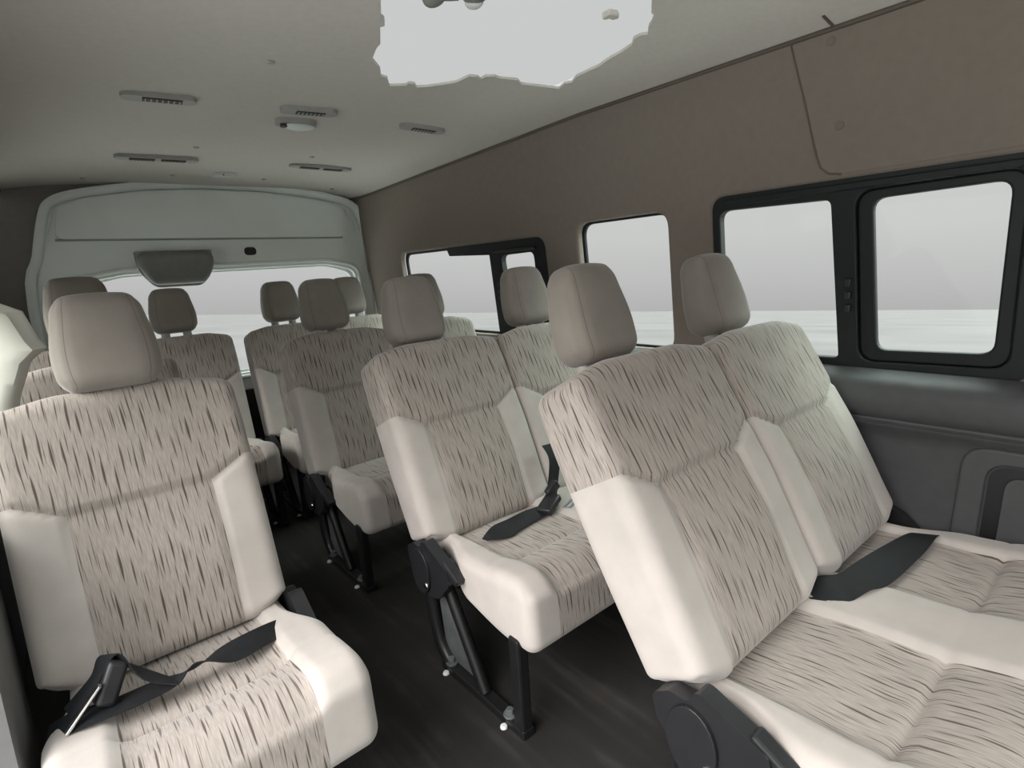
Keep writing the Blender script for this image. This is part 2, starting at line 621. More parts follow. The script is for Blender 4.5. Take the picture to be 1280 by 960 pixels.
for zz in (-.10, -.135, -.17):
    add_box(bm, wr(0.588, Z(zz), -0.004), (0.016, 0.014, 0.020))
link('latch', bm, M_BLACK, w1, smooth=False, bevel=0.002)
pane(wr, 0.57, 0.975, Z(-.33), Z(.16), -0.036, w1)
pane(wr, 0.24, 0.575, Z(-.33), Z(.16), -0.030, w1)

# window_2: fixed pane behind the second row
w2 = window_unit(2, wr, 0, 0, 0, 0, 0, 0, 0, [])
frame_ring('gasket', wr, (1.142, 1.573, Z(-.338), Z(.158)), (1.158, 1.558, Z(-.323), Z(.143)), .06, .05, -0.050, 0.016, M_RUBBER, w2)
pane(wr, 1.145, 1.570, Z(-.335), Z(.155), -0.046, w2)

# window_3: rear slider; black frame round its front half only
w3 = window_unit(3, wr, 0, 0, 0, 0, 0, 0, 0, [])
frame_ring('gasket', wr, (1.753, 3.008, Z(-.333), Z(.126)), (1.80, 2.988, Z(-.315), Z(.106)), .065, .055, -0.052, 0.014, M_RUBBER, w3)
out = rounded_poly([(1.762, Z(-.325)), (2.16, Z(-.325)), (2.16, Z(.062)), (2.50, Z(.075)), (2.52, Z(.118)), (1.762, Z(.123))], [.05, .01, .0, .012, .012, .05], 5)
hb = rounded_poly([(1.845, Z(-.27)), (2.055, Z(-.27)), (2.075, Z(.055)), (1.845, Z(.060))], .03, 5)
link('frame', plate(out, [hb], wr, 0.028, -0.042), M_RUBBER, w3, smooth=False, bevel=0.004)
bm = plate([(1.83, Z(.068)), (2.12, Z(.066)), (2.12, Z(.080)), (1.83, Z(.082))], [], wr, 0.009, -0.014)
link('runner', bm, M_BLACK, w3, smooth=False, bevel=0.003)
bm = bmesh.new()
for zz in (-.08, -.11, -.14):
    add_box(bm, wr(2.10, Z(zz), -0.006), (0.02, 0.02, 0.016))
link('latch', bm, M_BLACK, w3, smooth=False, bevel=0.002)
pane(wr, 1.79, 2.10, Z(-.32), Z(.115), -0.036, w3)
pane(wr, 2.09, 3.00, Z(-.325), Z(.118), -0.047, w3)

# raised trim board on the upper right wall, ahead of the vertical joint
pts = rounded_poly([(Y0, Z(.183)), (0.655, Z(.183)), (0.735, Z(.52)), (Y0, Z(.52))], [0, .04, .004, 0], 6)
tag(link('trim_1', plate(pts, [], wr, 0.0035, 0.0), M_WALL, smooth=False, bevel=0.002), kind='structure')
bm = bmesh.new()
tube(bm, [wr(.738, Z(.525), .002), wr(.700, Z(.37), .002), wr(.672, Z(.24), .002), wr(.660, Z(.205), .002), wr(.640, Z(.188), .002), wr(.61, Z(.182), .002)], .0032, 8)
tag(link('trim_10', bm, M_SEAM), kind='structure')
bm = bmesh.new()
tube(bm, [(x, .635, ceil_z(x, .635) - .001) for x in lin(1.56, 1.625, 5)], .0035, 8)
tag(link('trim_11', bm, M_SEAM), kind='structure')
# joint cord along the roof edge, right and left
for nm, sx in (('trim_2', 1), ('trim_3', -1)):
    bm = bmesh.new()
    pth = []
    for y in lin(Y0, Y1 - .03, 30):
        x = 1.628 if sx > 0 else -0.085
        if y > 3.2: x -= sx * 0.03 * ((y - 3.2) / .3) ** 2
        pth.append((x - sx * .004, y, seam_z(y) - .002))
    tube(bm, pth, 0.0065, 8)
    tag(link(nm, bm, M_SEAM), kind='structure')

# dark moulded panel under the right windows
prof = [(1.70, -.335), (1.685, -.342), (1.655, -.350), (1.638, -.366), (1.632, -.40), (1.634, -.43), (1.640, -.447), (1.650, -.456), (1.648, -.462), (1.638, -.468),
        (1.640, -.476), (1.655, -.490), (1.660, -.52), (1.662, -.75), (1.665, -1.10)]
bm = bmesh.new()
rows = []
for y in lin(Y0, Y1, 20):
    rows.append([bm.verts.new((x, y, Z(z))) for x, z in prof] + [bm.verts.new((1.76, y, 0.0)), bm.verts.new((1.76, y, Z(-.335)))])
for i in range(20):
    k = len(rows[0])
    for j in range(k):
        bm.faces.new((rows[i][j], rows[i][(j + 1) % k], rows[i + 1][(j + 1) % k], rows[i + 1][j]))
bm.faces.new(rows[0]); bm.faces.new(rows[-1][::-1])
bmesh.ops.recalc_face_normals(bm, faces=bm.faces)
tag(link('trim_4', bm, M_DARK), kind='structure')


def wlow(y, z, h): return Vector((1.661 - h, y, z))


# raised surround of the door pocket on that panel
out = rounded_poly([(-.55, Z(-.92)), (.318, Z(-.92)), (.300, Z(-.492)), (-.55, Z(-.492))], [.05, .05, .06, .05], 6)
inn = rounded_poly([(-.50, Z(-.88)), (.262, Z(-.88)), (.250, Z(-.530)), (-.50, Z(-.530))], [.04, .04, .045, .04], 6)
tag(link('trim_5', plate(out, [inn], wlow, 0.014, -0.002), M_DARK, smooth=False, bevel=0.007, seg=3), kind='structure')
out = rounded_poly([(-.47, Z(-.85)), (.225, Z(-.85)), (.215, Z(-.555)), (-.47, Z(-.555))], .035, 6)
tag(link('trim_6', plate(out, [], wlow, 0.012, -0.002), M_DARK, smooth=False, bevel=0.006, seg=3), kind='structure')


tag(link('trim_9', plate(rounded_poly([(-.50, Z(-.88)), (.258, Z(-.88)), (.246, Z(-.534)), (-.50, Z(-.534))], .04, 6), [], wlow, 0.004, -0.002), M_BLACK, smooth=False), kind='structure')


# left wall (leans the other way) with two windows
def wl(y, z, h):
    x = -0.235 + (z - (F - 0.335)) * 0.17
    return Vector((x + h, y, z))


LW = [(1.27, 1.75, Z(-.32), Z(.12), .05), (2.02, 2.95, Z(-.32), Z(.08), .05)]
# the sliding door ahead of the front single seat stands open: the board starts behind it and bridges over it
outer = [(Y0, Z(.34)), (1.10, Z(.34)), (1.18, Z(.26)), (1.20, Z(-.36)), (Y1 + .02, Z(-.36))] + [(y, seam_z(y) + 0.01) for y in lin(Y1 + .02, Y0, 24)]
holes = [rounded_poly([(a, c), (b, c), (b, d), (a, d)], r, 6) for a, b, c, d, r in LW]
tag(link('wall_left', plate(outer, holes, wl, 0.035, -0.035), M_SIDEGREY, smooth=False, bevel=0.012, seg=3), kind='structure')
for k, (a, b, c, d, r) in enumerate(LW):
    e = window_unit(4 + k, wl, 0, 0, 0, 0, 0, 0, 0, [])
    frame_ring('gasket', wl, (a - .006, b + .006, c - .006, d + .006), (a + .012, b - .012, c + .012, d - .012), r, r - .01, -0.05, 0.015, M_RUBBER, e)
    pane(wl, a - .003, b + .003, c - .003, d + .003, -0.046, e)
bm = bmesh.new()
add_box(bm, (-0.262, (1.20 + Y1) / 2, Z(-.35) / 2), (0.05, Y1 - 1.20, Z(-.35)))
tag(link('trim_7', bm, M_DARK, smooth=False, bevel=0.01), kind='structure')
# grey side panel at the edge of the left front seat
pts = rounded_poly([(1.00, 0.02), (1.28, 0.02), (1.395, Z(-.50)), (1.40, Z(-.40)), (1.16, Z(-.40))], [.02, .02, .02, .06, .02], 5)
tag(link('trim_8', plate(pts, [], lambda y, z, h: Vector((-0.205 + h, y, z)), 0.045), M_MIDGREY, smooth=False, bevel=0.012, seg=3), kind='structure')

# ceiling: arched headliner with the ragged roof opening cut through it
HOLE = [[0.67, 1.177], [0.707, 1.247], [0.72, 1.256], [0.737, 1.289], [0.731, 1.299], [0.776, 1.387], [0.781, 1.42], [0.805, 1.492], [0.857, 1.547], [0.888, 1.602], [0.912, 1.608], [0.949, 1.667], [0.992, 1.639], [0.99, 1.62], [1.007, 1.613], [1.031, 1.64], [1.064, 1.614], [1.116, 1.543], [1.119, 1.477], [1.145, 1.47], [1.168, 1.482], [1.165, 1.454], [1.189, 1.438], [1.209, 1.445], [1.27, 1.425], [1.302, 1.446], [1.425, 1.397], [1.407, 1.352], [1.418, 1.333], [1.394, 1.288], [1.388, 1.19], [1.374, 1.146], [1.365, 1.092], [1.352, 1.044], [1.325, 1.016], [1.321, 0.989], [1.332, 0.976], [1.297, 0.947], [1.289, 0.934], [1.259, 0.902], [1.242, 0.899], [1.193, 0.862], [1.09, 0.775], [1.0, 0.74], [0.9, 0.80], [0.80, 0.87], [0.70, 0.93], [0.62, 1.03]]
bm = bmesh.new()
edges = []
for loop in ([(-0.09, Y0), (1.635, Y0), (1.635, Y1 + .02), (-0.09, Y1 + .02)], HOLE):
    vs = [bm.verts.new((p[0], p[1], 0)) for p in loop]
    for i in range(len(vs)):
        edges.append(bm.edges.new((vs[i], vs[(i + 1) % len(vs)])))
bmesh.ops.triangle_fill(bm, use_beauty=True, use_dissolve=False, edges=edges, normal=(0, 0, 1))
for k, (lo, hi, n) in enumerate(((-0.09, 1.635, 46), (Y0, Y1 + .02, 60))):
    for t in lin(lo, hi, n)[1:-1]:
        no = Vector((1, 0, 0)) if k == 0 else Vector((0, 1, 0))
        bmesh.ops.bisect_plane(bm, geom=bm.verts[:] + bm.edges[:] + bm.faces[:], plane_co=no * t, plane_no=no)
ext = bmesh.ops.extrude_face_region(bm, geom=bm.faces[:])
top_v = set(g for g in ext['geom'] if isinstance(g, bmesh.types.BMVert))
for v in bm.verts:
    v.co.z = ceil_z(v.co.x, v.co.y) + (.007 if v in top_v else 0)
bmesh.ops.recalc_face_normals(bm, faces=bm.faces)
tag(link('ceiling', bm, M_HEAD), kind='structure')
# milky pane added over the opening to scatter daylight and stop the sun beam
e = window_unit(7, wr, 0, 0, 0, 0, 0, 0, 0, [])
bm = bmesh.new()
r_ = [bm.verts.new(p) for p in ((.55, .66, F + .604), (1.49, .66, F + .604), (1.49, 1.74, F + .604), (.55, 1.74, F + .604))]
bm.faces.new(r_)
link('pane', bm, M_MILK, e, smooth=False)

# rear tailgate: white painted inner skin with window opening
door = bpy.data.objects.new('door_1', None)
COL.objects.link(door)
tag(door, kind='structure')
YD = 3.45


def dr(x, z, h): return Vector((x, YD - h, z))


top_arc = [(1.64, Z(.405)), (1.58, Z(.452)), (1.48, Z(.480)), (1.30, Z(.508)), (1.05, Z(.526)), (.78, Z(.531)), (.55, Z(.518)), (.36, Z(.494)), (.20, Z(.462)), (.125, Z(.430)), (.085, Z(.385))]
outer = [(-0.045, 0.02), (1.71, 0.02), (1.695, Z(-.21)), (1.665, Z(.20))] + top_arc + [(.03, Z(.20)), (-0.036, Z(-.05))]
win = rounded_poly([(.06, Z(-.50)), (1.60, Z(-.50)), (1.575, Z(.045)), (1.40, Z(.088)), (.34, Z(.082)), (.115, Z(.042))], [.08, .08, .07, .3, .3, .07], 6)
link('inner_skin', plate(outer, [win], dr, 0.03, -0.03), M_WHITEP, door, smooth=False, bevel=0.01, seg=3)
# body flange round the tailgate
bm = bmesh.new()
fl = smooth_path([(1.70, YD - .02, 0.03), (1.700, YD - .02, Z(-.21)), (1.672, YD - .02, Z(.20)), (1.655, YD - .02, Z(.33)), (1.635, YD - .02, Z(.405)), (1.58, YD - .02, Z(.452)), (1.48, YD - .02, Z(.482)), (1.30, YD - .02, Z(.511)),
                  (1.05, YD - .02, Z(.529)), (.78, YD - .02, Z(.534)), (.55, YD - .02, Z(.521)), (.36, YD - .02, Z(.496)), (.20, YD - .02, Z(.465)), (.115, YD - .02, Z(.430)), (.075, YD - .02, Z(.37)), (.02, YD - .02, Z(.18)), (-0.036, YD - .02, Z(-.05)), (-.045, YD - .02, 0.03)], 4)
tube(bm, fl, 0.014, 8, rx=0.026)
link('body_flange', bm, M_WHITEP, door)
# raised upper panel with its rounded edge and the crease below it
pts = rounded_poly([(.10, Z(.262)), (1.52, Z(.252)), (1.555, Z(.40)), (1.44, Z(.462)), (1.05, Z(.503)), (.78, Z(.507)), (.50, Z(.493)), (.24, Z(.452)), (.13, Z(.405))], [.03, .03, .06, .1, .3, .3, .3, .1, .05], 5)
link('upper_panel', plate(pts, [], dr, 0.022, 0.0), M_WHITEP, door, smooth=False, bevel=0.012, seg=3)
bm = bmesh.new()
for x, zz in ((.075, .33), (1.60, .33)):
    for dx in (-.012, .016):
        tube(bm, [(x + dx - (0.02 if x < 1 else -0.02), YD - .006, Z(.285)), (x + dx, YD - .010, Z(.34)), (x + dx + (0.028 if x < 1 else -0.03), YD - .006, Z(.42))], 0.006, 8)
link('edge_rib', bm, M_WHITEP, door)
# soft lip round the rear glass
wlip = rounded_poly([(.035, Z(-.525)), (1.625, Z(-.525)), (1.60, Z(.07)), (1.40, Z(.116)), (.34, Z(.110)), (.088, Z(.066))], [.09, .09, .09, .3, .3, .09], 8)
bm = bmesh.new()
tube(bm, [(a, YD - .004, b_) for a, b_ in wlip], 0.012, 8, closed=True)
link('glass_lip', bm, M_WHITEP, door)
seal_o = rounded_poly([(.045, Z(-.515)), (1.615, Z(-.515)), (1.59, Z(.058)), (1.40, Z(.100)), (.34, Z(.094)), (.10, Z(.055))], [.09, .09, .09, .3, .3, .09], 8)
seal_i = rounded_poly([(.072, Z(-.488)), (1.588, Z(-.488)), (1.562, Z(.032)), (1.40, Z(.079)), (.34, Z(.073)), (.127, Z(.030))], [.08, .08, .08, .3, .3, .08], 8)
link('glass_seal', plate(seal_o, [seal_i], dr, 0.012, -0.045), M_WHITEP, door, smooth=False)
link('pane', plate(seal_o, [], dr, 0.004, -0.05), M_GLASS, door, smooth=False)
link('lower_trim', plate(rounded_poly([(0.0, 0.02), (1.66, 0.02), (1.64, Z(-.60)), (.02, Z(-.60))], .02, 4), [], dr, 0.03, 0.0), M_BLACK, door, smooth=False, bevel=0.01)
bm = bmesh.new()
tube(bm, [(.10, YD - .003, Z(.259)), (.80, YD - .003, Z(.254)), (1.52, YD - .003, Z(.249))], .0055, 8)
link('crease_shade', bm, M_VENT, door)  # grey bar standing in for the shade under the panel step
# small black plug in the skin
bm = plate(rounded_poly([(.928, Z(.160)), (.992, Z(.160)), (.992, Z(.204)), (.928, Z(.204))], .022, 6), [], dr, 0.006, 0.0)
link('plug', bm, M_BLACK, door, smooth=False, bevel=0.002)

# headliner end band between the ceiling and the tailgate opening
out = [(-.30, 0.0), (1.76, 0.0), (1.76, F + .66), (-.30, F + .66)]
hole = [(-0.03, 0.021), (1.695, 0.021), (1.68, Z(-.21)), (1.652, Z(.20))] + [(x, z - .004) for x, z in top_arc] + [(.045, Z(.20)), (-0.02, Z(-.05))]
tag(link('wall_back', plate(out, [hole], lambda x, z, h: Vector((x, YD + .03 + h, z)), 0.03), M_SIDEGREY, smooth=False), kind='structure')

# front of the body with the windscreen opening, behind the photographer
out = [(-.30, 0.0), (1.76, 0.0), (1.76, F + .66), (-.30, F + .66)]
hole = rounded_poly([(.0, Z(-.25)), (1.58, Z(-.25)), (1.50, Z(.32)), (.08, Z(.32))], .08, 6)
tag(link('wall_front', plate(out, [hole], lambda x, z, h: Vector((x, Y0 - h, z)), 0.03), M_WALL, smooth=False), kind='structure')

# street
bm = bmesh.new()
bmesh.ops.create_circle(bm, cap_ends=True, segments=96, radius=600)
g = link('ground', bm, M_GROUND, smooth=False)
g.rotation_euler = UPN.to_track_quat('Z', 'Y').to_euler()
g.location = (0, 0, -0.75)
tag(g, kind='structure')
# unseen pale pad added round the van to bounce light inside
bm = bmesh.new()
add_box(bm, (1.0, 2.0, 0.0), (12.0, 11.0, 0.06))
g = link('bounce_pad', bm, M_BOUNCE, smooth=False, bevel=.01)
g.rotation_euler = UPN.to_track_quat('Z', 'Y').to_euler()
g.location = (0, 0, -0.75)
tag(g, kind='structure')


# ------------------------------------------------------------------ seats
def yoke_z(ax):
    return 0.336 + 0.55 * min(max(0, ax - .135), .075)


BW, BD, BH = 0.464, 0.15, 0.588


def backrest_mesh():
    bm, lay = rbox(BW, BD, BH, 0.034, 0.009)
    for v in bm.verts:
        x, y, z = v[lay]
        ax = abs(x)
        fw = max(0, min(1, 0.5 - y / BD))            # 1 on the front skin
        p = v.co
        # thinner towards the top, front chamfer on the bolsters
        k = (1.0 - 0.10 * sstep(0.1, BH, z)) * (1 - .16 * sstep(.30, 0, z))
        p.y *= k
        zy = yoke_z(ax)
        below = sstep(zy + .004, zy - .012, z)
        bol = sstep(.122, .150, ax)
        p.y -= fw * 0.008 * max(bol, 1 - below)
        p.y -= fw * 0.012 * gauss(z - .16, .13) * (1 - bol)       # lumbar swell
        edge = (1 - sstep(.19, .226, ax))
        p.y += fw * 0.011 * gauss(z - zy, .0065) * (0.4 + .6 * edge)
        if z < zy: p.y += fw * 0.006 * gauss(ax - .132, .006)
        # shoulders slope a little and the top swells
        p.z -= 0.018 * sstep(.10, .226, ax) * sstep(.35, BH, z)
        p.x *= 1.0 - 0.015 * sstep(.45, BH, z)
        # bottom corners cut away towards the hinge
        if z < .06 and ax > .15:
            p.z += (0.06 - z) * .35 * sstep(.15, .226, ax)
        n_ = noise.noise(Vector((x * 9, z * 9, y * 9))) * 0.002
        p.y -= n_ * fw
    me = bpy.data.meshes.new('backrest')
    bmesh.ops.recalc_face_normals(bm, faces=bm.faces)
    bm.to_mesh(me); bm.free()
    for pl in me.polygons: pl.use_smooth = True
    me.materials.append(M_BACK)
    return me


HW, HD, HH = 0.196, 0.098, 0.205


def headrest_mesh():
    bm, lay = rbox(HW, HD, HH, 0.036, 0.009)
    for v in bm.verts:
        x, y, z = v[lay]
        p = v.co
        t = z / HH
        wk = 1.0 - 0.17 * sstep(.35, 1.0, t) - 0.06 * sstep(.3, 0, t)
        p.x *= wk
        p.y *= 1.0 - 0.22 * sstep(.3, 1.0, t) + .06 * sstep(.35, 0, t)
        fw = max(0, min(1, 0.5 - y / HD))
        p.y -= fw * 0.010 * (1 - (x / (HW / 2)) ** 2)
        p.z += 0.006 * (1 - (x / (HW / 2)) ** 2) * (1 if t > .5 else -0.4)
        p.y += fw * 0.0035 * gauss(abs(x) - .072, .0035)
        p.y += 0.0 if t > .12 else 0
    me = bpy.data.meshes.new('headrest')
    bmesh.ops.recalc_face_normals(bm, faces=bm.faces)
    bm.to_mesh(me); bm.free()
    for pl in me.polygons: pl.use_smooth = True
    me.materials.append(M_HEADREST_SHADED)
    return me


CD, CH = 0.50, 0.155


def cushion_mesh(centres, w):
    """origin at rear bottom; y from -CD to 0"""
    bm, lay = rbox(w, CD, CH, 0.032, 0.010)
    for v in bm.verts:
        x, y, z = v[lay]
        cx = min(centres, key=lambda c: abs(c - x))
        lx = (x - cx) if cx <= 0 else (cx - x)      # the right half mirrors the left
        ax = abs(lx)
        p = v.co
        up_ = z / CH
        yy = y + CD / 2        # 0 front .. CD rear
        # underside climbs towards the rear
        p.z += (1 - up_) * 0.055 * sstep(.08, .34, yy)
        bol = sstep(.12, .16, ax)
        p.z += up_ * (0.012 * bol - 0.010 * (1 - bol))
        p.z += up_ * 0.014 * sstep(.22, .05, yy) - up_ * 0.022 * sstep(0.06, 0.0, yy)
        # cross seam and panel seams
        inn = 1 - bol
        p.x -= math.copysign(.042 * sstep(.24, .38, yy) * sstep(w / 2 - .09, w / 2, abs(x)), x)     # cut back for the hinges
        p.z -= up_ * 0.012 * gauss(yy - .17, .009) * (0.25 + .75 * inn)
        p.z += up_ * inn * 0.008 * (gauss(yy - .10, .06) + gauss(yy - .30, .07))
        p.z -= up_ * 0.005 * gauss(ax - .14, .006)
        p.z += noise.noise(Vector((x * 7, y * 7, 3))) * 0.004 * up_
        p.y -= CD / 2
        v[lay] = Vector((lx, y, z))
    me = bpy.data.meshes.new('cushion')
    bmesh.ops.recalc_face_normals(bm, faces=bm.faces)
    bm.to_mesh(me); bm.free()
    for pl in me.polygons: pl.use_smooth = True
    me.materials.append(M_CUSH)
    return me


ME_BACK = backrest_mesh()
ME_HEAD = headrest_mesh()
ME_CUSH1 = cushion_mesh([0.0], 0.49)
ME_CUSH2 = cushion_mesh([-0.2285, 0.2285], 0.915)
ME_CUSH2N = cushion_mesh([-0.205, 0.205], 0.83)


def mobj(name, me, parent, loc=(0, 0, 0), rot=(0, 0, 0)):
    o = bpy.data.objects.new(name, me)
    COL.objects.link(o)
    o.parent = parent
    o.location = loc
    o.rotation_euler = rot
    return o


def post_mesh():
    bm = bmesh.new()
    tube(bm, [(0, 0, -.055), (0, 0, .03)], 0.006, 10)
    me = bpy.data.meshes.new('headrest_post'); bm.to_mesh(me); bm.free()
    for p in me.polygons: p.use_smooth = True
    me.materials.append(M_CHROME)
    return me


def sleeve_mesh():
    bm = bmesh.new()
    tube(bm, [(0, 0, -.035), (0, 0, .002), (0, 0, 0.012)], 0.019, 14)
    me = bpy.data.meshes.new('post_sleeve'); bm.to_mesh(me); bm.free()
    for p in me.polygons: p.use_smooth = True
    me.materials.append(M_SLEEVE)
    return me


ME_POST = post_mesh()
ME_SLEEVE = sleeve_mesh()


def yz_plate(pts, x0, th, r=0.0, n=5):
    P = rounded_poly(pts, r, n) if r else pts
    return plate(P, [], lambda y, z, h: Vector((x0 + h, y, z)), th)


def hinge_parts(root, x, sgn, yb, zb, ang, scale=1.0, lever=True):
    """black hinge cover on the outer side (x = outer seat face, sgn = outward direction)"""
    ca, sa = math.cos(ang), math.sin(ang)

    def q(u, w):   # u along the recline axis (up), w forward of it
        return (yb + u * sa - w * ca, zb + u * ca + w * sa)
    def q0(u, w): return q(-.075 + (u + .06) * .86, .020 + (w - .03) * .74)
    pts = [q0(.045, -.035), q0(.050, .02), q0(.030, .062), q0(.052, .100), q0(-.055, .205), q0(-.10, .19), q0(-.135, .085), q0(-.125, .02), q0(-.075, -.035), q0(0.0, -.050)]
    xa = x if sgn > 0 else x - 0.032
    h = link('hinge_cover', yz_plate(pts, xa, 0.032, .018), M_BLACK, root, smooth=False, bevel=0.006, seg=3)
    # raised round boss
    bm = bmesh.new()
    cy, cz = q(-.055, .010)
    xo = x + sgn * 0.030
    ring = [(cy + .050 * math.sin(t) * .9 - .02 * sa, cz + .064 * math.cos(t)) for t in [2 * math.pi * k / 28 for k in range(28)]]
    bmesh_plate = plate(ring, [], lambda y, z, hh: Vector((xo + sgn * hh, y, z)), 0.010)
    b_ = link('hinge_boss', bmesh_plate, M_BLACK, h, smooth=False, bevel=0.005, seg=3)
    # silver screw
    bm = bmesh.new()
    sy, sz = q(-.100, .030)
    bmesh.ops.create_uvsphere(bm, u_segments=14, v_segments=8, radius=0.009)
    for v in bm.verts: v.co = Vector((v.co.x * .5 + x + sgn * 0.0405, v.co.y + sy, v.co.z + sz))
    s = link('screw', bm, M_CHROME, h)
    s['label'] = 'silver screw head'
    if lever:
        l0 = q(-.05, .145)
        bm = bmesh.new()
        add_box(bm, (x + sgn * .012, l0[0] - .015, l0[1] - .025), (0.03, 0.075, 0.022), Matrix.Rotation(.5, 3, 'X'))
        link('recline_lever', bm, M_BLACK, root, smooth=False, bevel=0.005)
    return h


def leg_set(root, x, yb, zb):
    """black tubular side frame: front leg, curved rear leg, strut and floor rail with bolts"""
    yf = yb - 0.435
    bm = bmesh.new(); add_box(bm, (x, yf, (zb - .085) / 2 + .006), (0.032, 0.036, zb - .085))
    link('leg', bm, M_STEELBLK, root, smooth=False, bevel=0.006)
    bm = bmesh.new()
    pth = smooth_path([(x, yb - .085, zb + .01), (x, yb - .055, zb - .10), (x, yb - .06, zb - .20), (x, yb - .085, .06), (x, yb - .13, .018)], 5)
    tube(bm, pth, 0.019, 10)
    link('leg', bm, M_STEELBLK, root)
    bm = bmesh.new()
    tube(bm, [(x, yb - .12, zb - .03), (x, yb - .285, 0.022)], 0.016, 10)
    link('strut', bm, M_STEELBLK, root)
    bm = bmesh.new(); add_box(bm, (x, (yb - .10 + yf - .02) / 2, 0.012), (0.036, (yb - .10) - (yf - .02), 0.024))
    rail = link('floor_rail', bm, M_STEELBLK, root, smooth=False, bevel=0.004)
    for yy in (yb - .135, yf + .045):
        bm = bmesh.new()
        bmesh.ops.create_cone(bm, cap_ends=True, segments=14, radius1=.017, radius2=.017, depth=.006)
        bmesh.ops.translate(bm, verts=bm.verts, vec=(x - .004, yy, .027))
        r = bmesh.ops.create_cone(bm, cap_ends=True, segments=6, radius1=.011, radius2=.010, depth=.014)
        bmesh.ops.translate(bm, verts=r['verts'], vec=(x - .004, yy, .036))
        b_ = link('bolt', bm, M_PLATE, rail, smooth=False, bevel=.0015)
        b_['label'] = 'steel bolt'
        bm = bmesh.new()
        bmesh.ops.create_cone(bm, cap_ends=True, segments=14, radius1=.010, radius2=.008, depth=.008)
        bmesh.ops.translate(bm, verts=bm.verts, vec=(x - .026, yy, .006))
        b_ = link('bolt_cap', bm, M_LENS, rail, bevel=.002)
        b_['label'] = 'white bolt cap'
    pts = [(yb - .10, .03), (yb - .25, .03), (yb - .20, .14), (yb - .12, .22), (yb - .085, .20)]
    link('gusset_plate', yz_plate(pts, x + .006, 0.005, .02), M_PLATE, root, smooth=False, bevel=.001)


def seat_base(root, x0, x1, yb, zb):
    bm = bmesh.new()
    w = x1 - x0 - .06
    for yy in (yb - .40, yb - .10):
        add_box(bm, ((x0 + x1) / 2, yy, zb - .045), (w, 0.035, 0.035))
    for xx in (x0 + .05, x1 - .05):
        add_box(bm, (xx, yb - .25, zb - .045), (0.035, 0.34, 0.035))
    link('seat_frame', bm, M_STEELBLK, root, smooth=False, bevel=.004)


def seat(name, label, cat, group, xcs, yr, zr, ang, cush, cw, heads, legs, hinge_sides, zc=None, bscale=1.0, hang=14, posts=True, cy=None, tilt=3.0, cx=0.0):
    """xcs: seat centres; (yr, zr): rear lower edge of the backrest (z above the floor); ang: recline"""
    xm = sum(xcs) / len(xcs)
    ca, sa = math.cos(ang), math.sin(ang)
    yb = yr - .055 * ca
    zb = zr + .055 * sa
    root = empty(name, (xm, yb, 0), label, cat, group)
    zc = zc if zc is not None else zr + .03
    yc = (cy if cy is not None else yb + .045) - yb
    for i, xc in enumerate(xcs):
        bk = mobj('backrest', ME_BACK, root, (xc - xm, 0, zb - .015), (-ang, 0, 0))
        bk.scale = (bscale, 1, 1)
        hx, hy, hz = heads[i]
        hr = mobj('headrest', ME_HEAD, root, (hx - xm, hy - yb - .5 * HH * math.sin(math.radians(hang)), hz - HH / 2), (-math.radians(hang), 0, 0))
        if posts:
            for s in (-1, 1):
                po = mobj('headrest_post', ME_POST, hr, (s * .046, .008, 0))
                # sleeves sit on the backrest top
                t = BH * ca + zb
                sl = mobj('post_sleeve', ME_SLEEVE, hr, (s * .046, .004, -.006))
    mobj('cushion', cush, root, (cx, yc, zc - CH), (math.radians(-tilt), 0, 0))
    for (x, s) in hinge_sides:
        hinge_parts(root, x - xm, s, 0, zb, ang)
    for x in legs:
        leg_set(root, x - xm, yc, zc - .02)
    x0 = min(xcs) - .2 - xm
    seat_base(root, x0, -x0, yc, zc - CH + .075)
    return root, yb, zb


A_, B_, C_, D_ = 0.508, 1.335, 2.19, 2.985
R = math.radians
HZ = Z(-.104)
MX, SX, LX = .918, 1.378, .092
rowA, ybA, zbA = seat('double_seat', 'nearest double seat, beside the large sliding window, with a dark belt lying on its cushion', 'seat', 'double seats along the right wall',
                      [MX, SX], A_, Z(-.735), R(29.5), ME_CUSH2, .915, [(.894, .815, HZ - .004), (1.373, .808, HZ)], [.70, 1.58], [(.692, -1)], zc=Z(-.715), hang=16)
rowB, ybB, zbB = seat('double_seat', 'second double seat from the front, with a black belt bunched in its backrest corner', 'seat', 'double seats along the right wall',
                      [MX, SX], B_, Z(-.77), R(25.0), ME_CUSH2, .915, [(.890, 1.566, HZ - .012), (1.370, 1.566, HZ - .004)], [.70, 1.58], [(.692, -1)], zc=Z(-.735))
rowC, ybC, zbC = seat('double_seat', 'third double seat from the front, in shade beside the rear sliding window', 'seat', 'double seats along the right wall',
                      [MX + .01, SX + .01], C_, Z(-.79), R(18.0), ME_CUSH2, .915, [(.894, 2.305, HZ), (1.373, 2.305, HZ - .006)], [.71, 1.58], [(.70, -1)], zc=Z(-.745))
rowD, ybD, zbD = seat('double_seat', 'rearmost right double seat, its backs against the rear window', 'seat', 'double seats in the back row',
                      [.968, 1.390], D_, Z(-.80), R(14.0), ME_CUSH2N, .83, [(.977, 3.117, HZ), (1.361, 3.117, HZ)], [.78, 1.56], [(.778, -1)], zc=Z(-.745), bscale=.90, hang=10)
rowE, ybE, zbE = seat('double_seat', 'rearmost left double seat, across the gap under the brake light cover', 'seat', 'double seats in the back row',
                      [.486, .064], D_, Z(-.80), R(14.0), ME_CUSH2N, .83, [(.469, 3.117, HZ), (.085, 3.117, HZ)], [-.09, .67], [(.682, 1)], zc=Z(-.745), bscale=.90, hang=10)
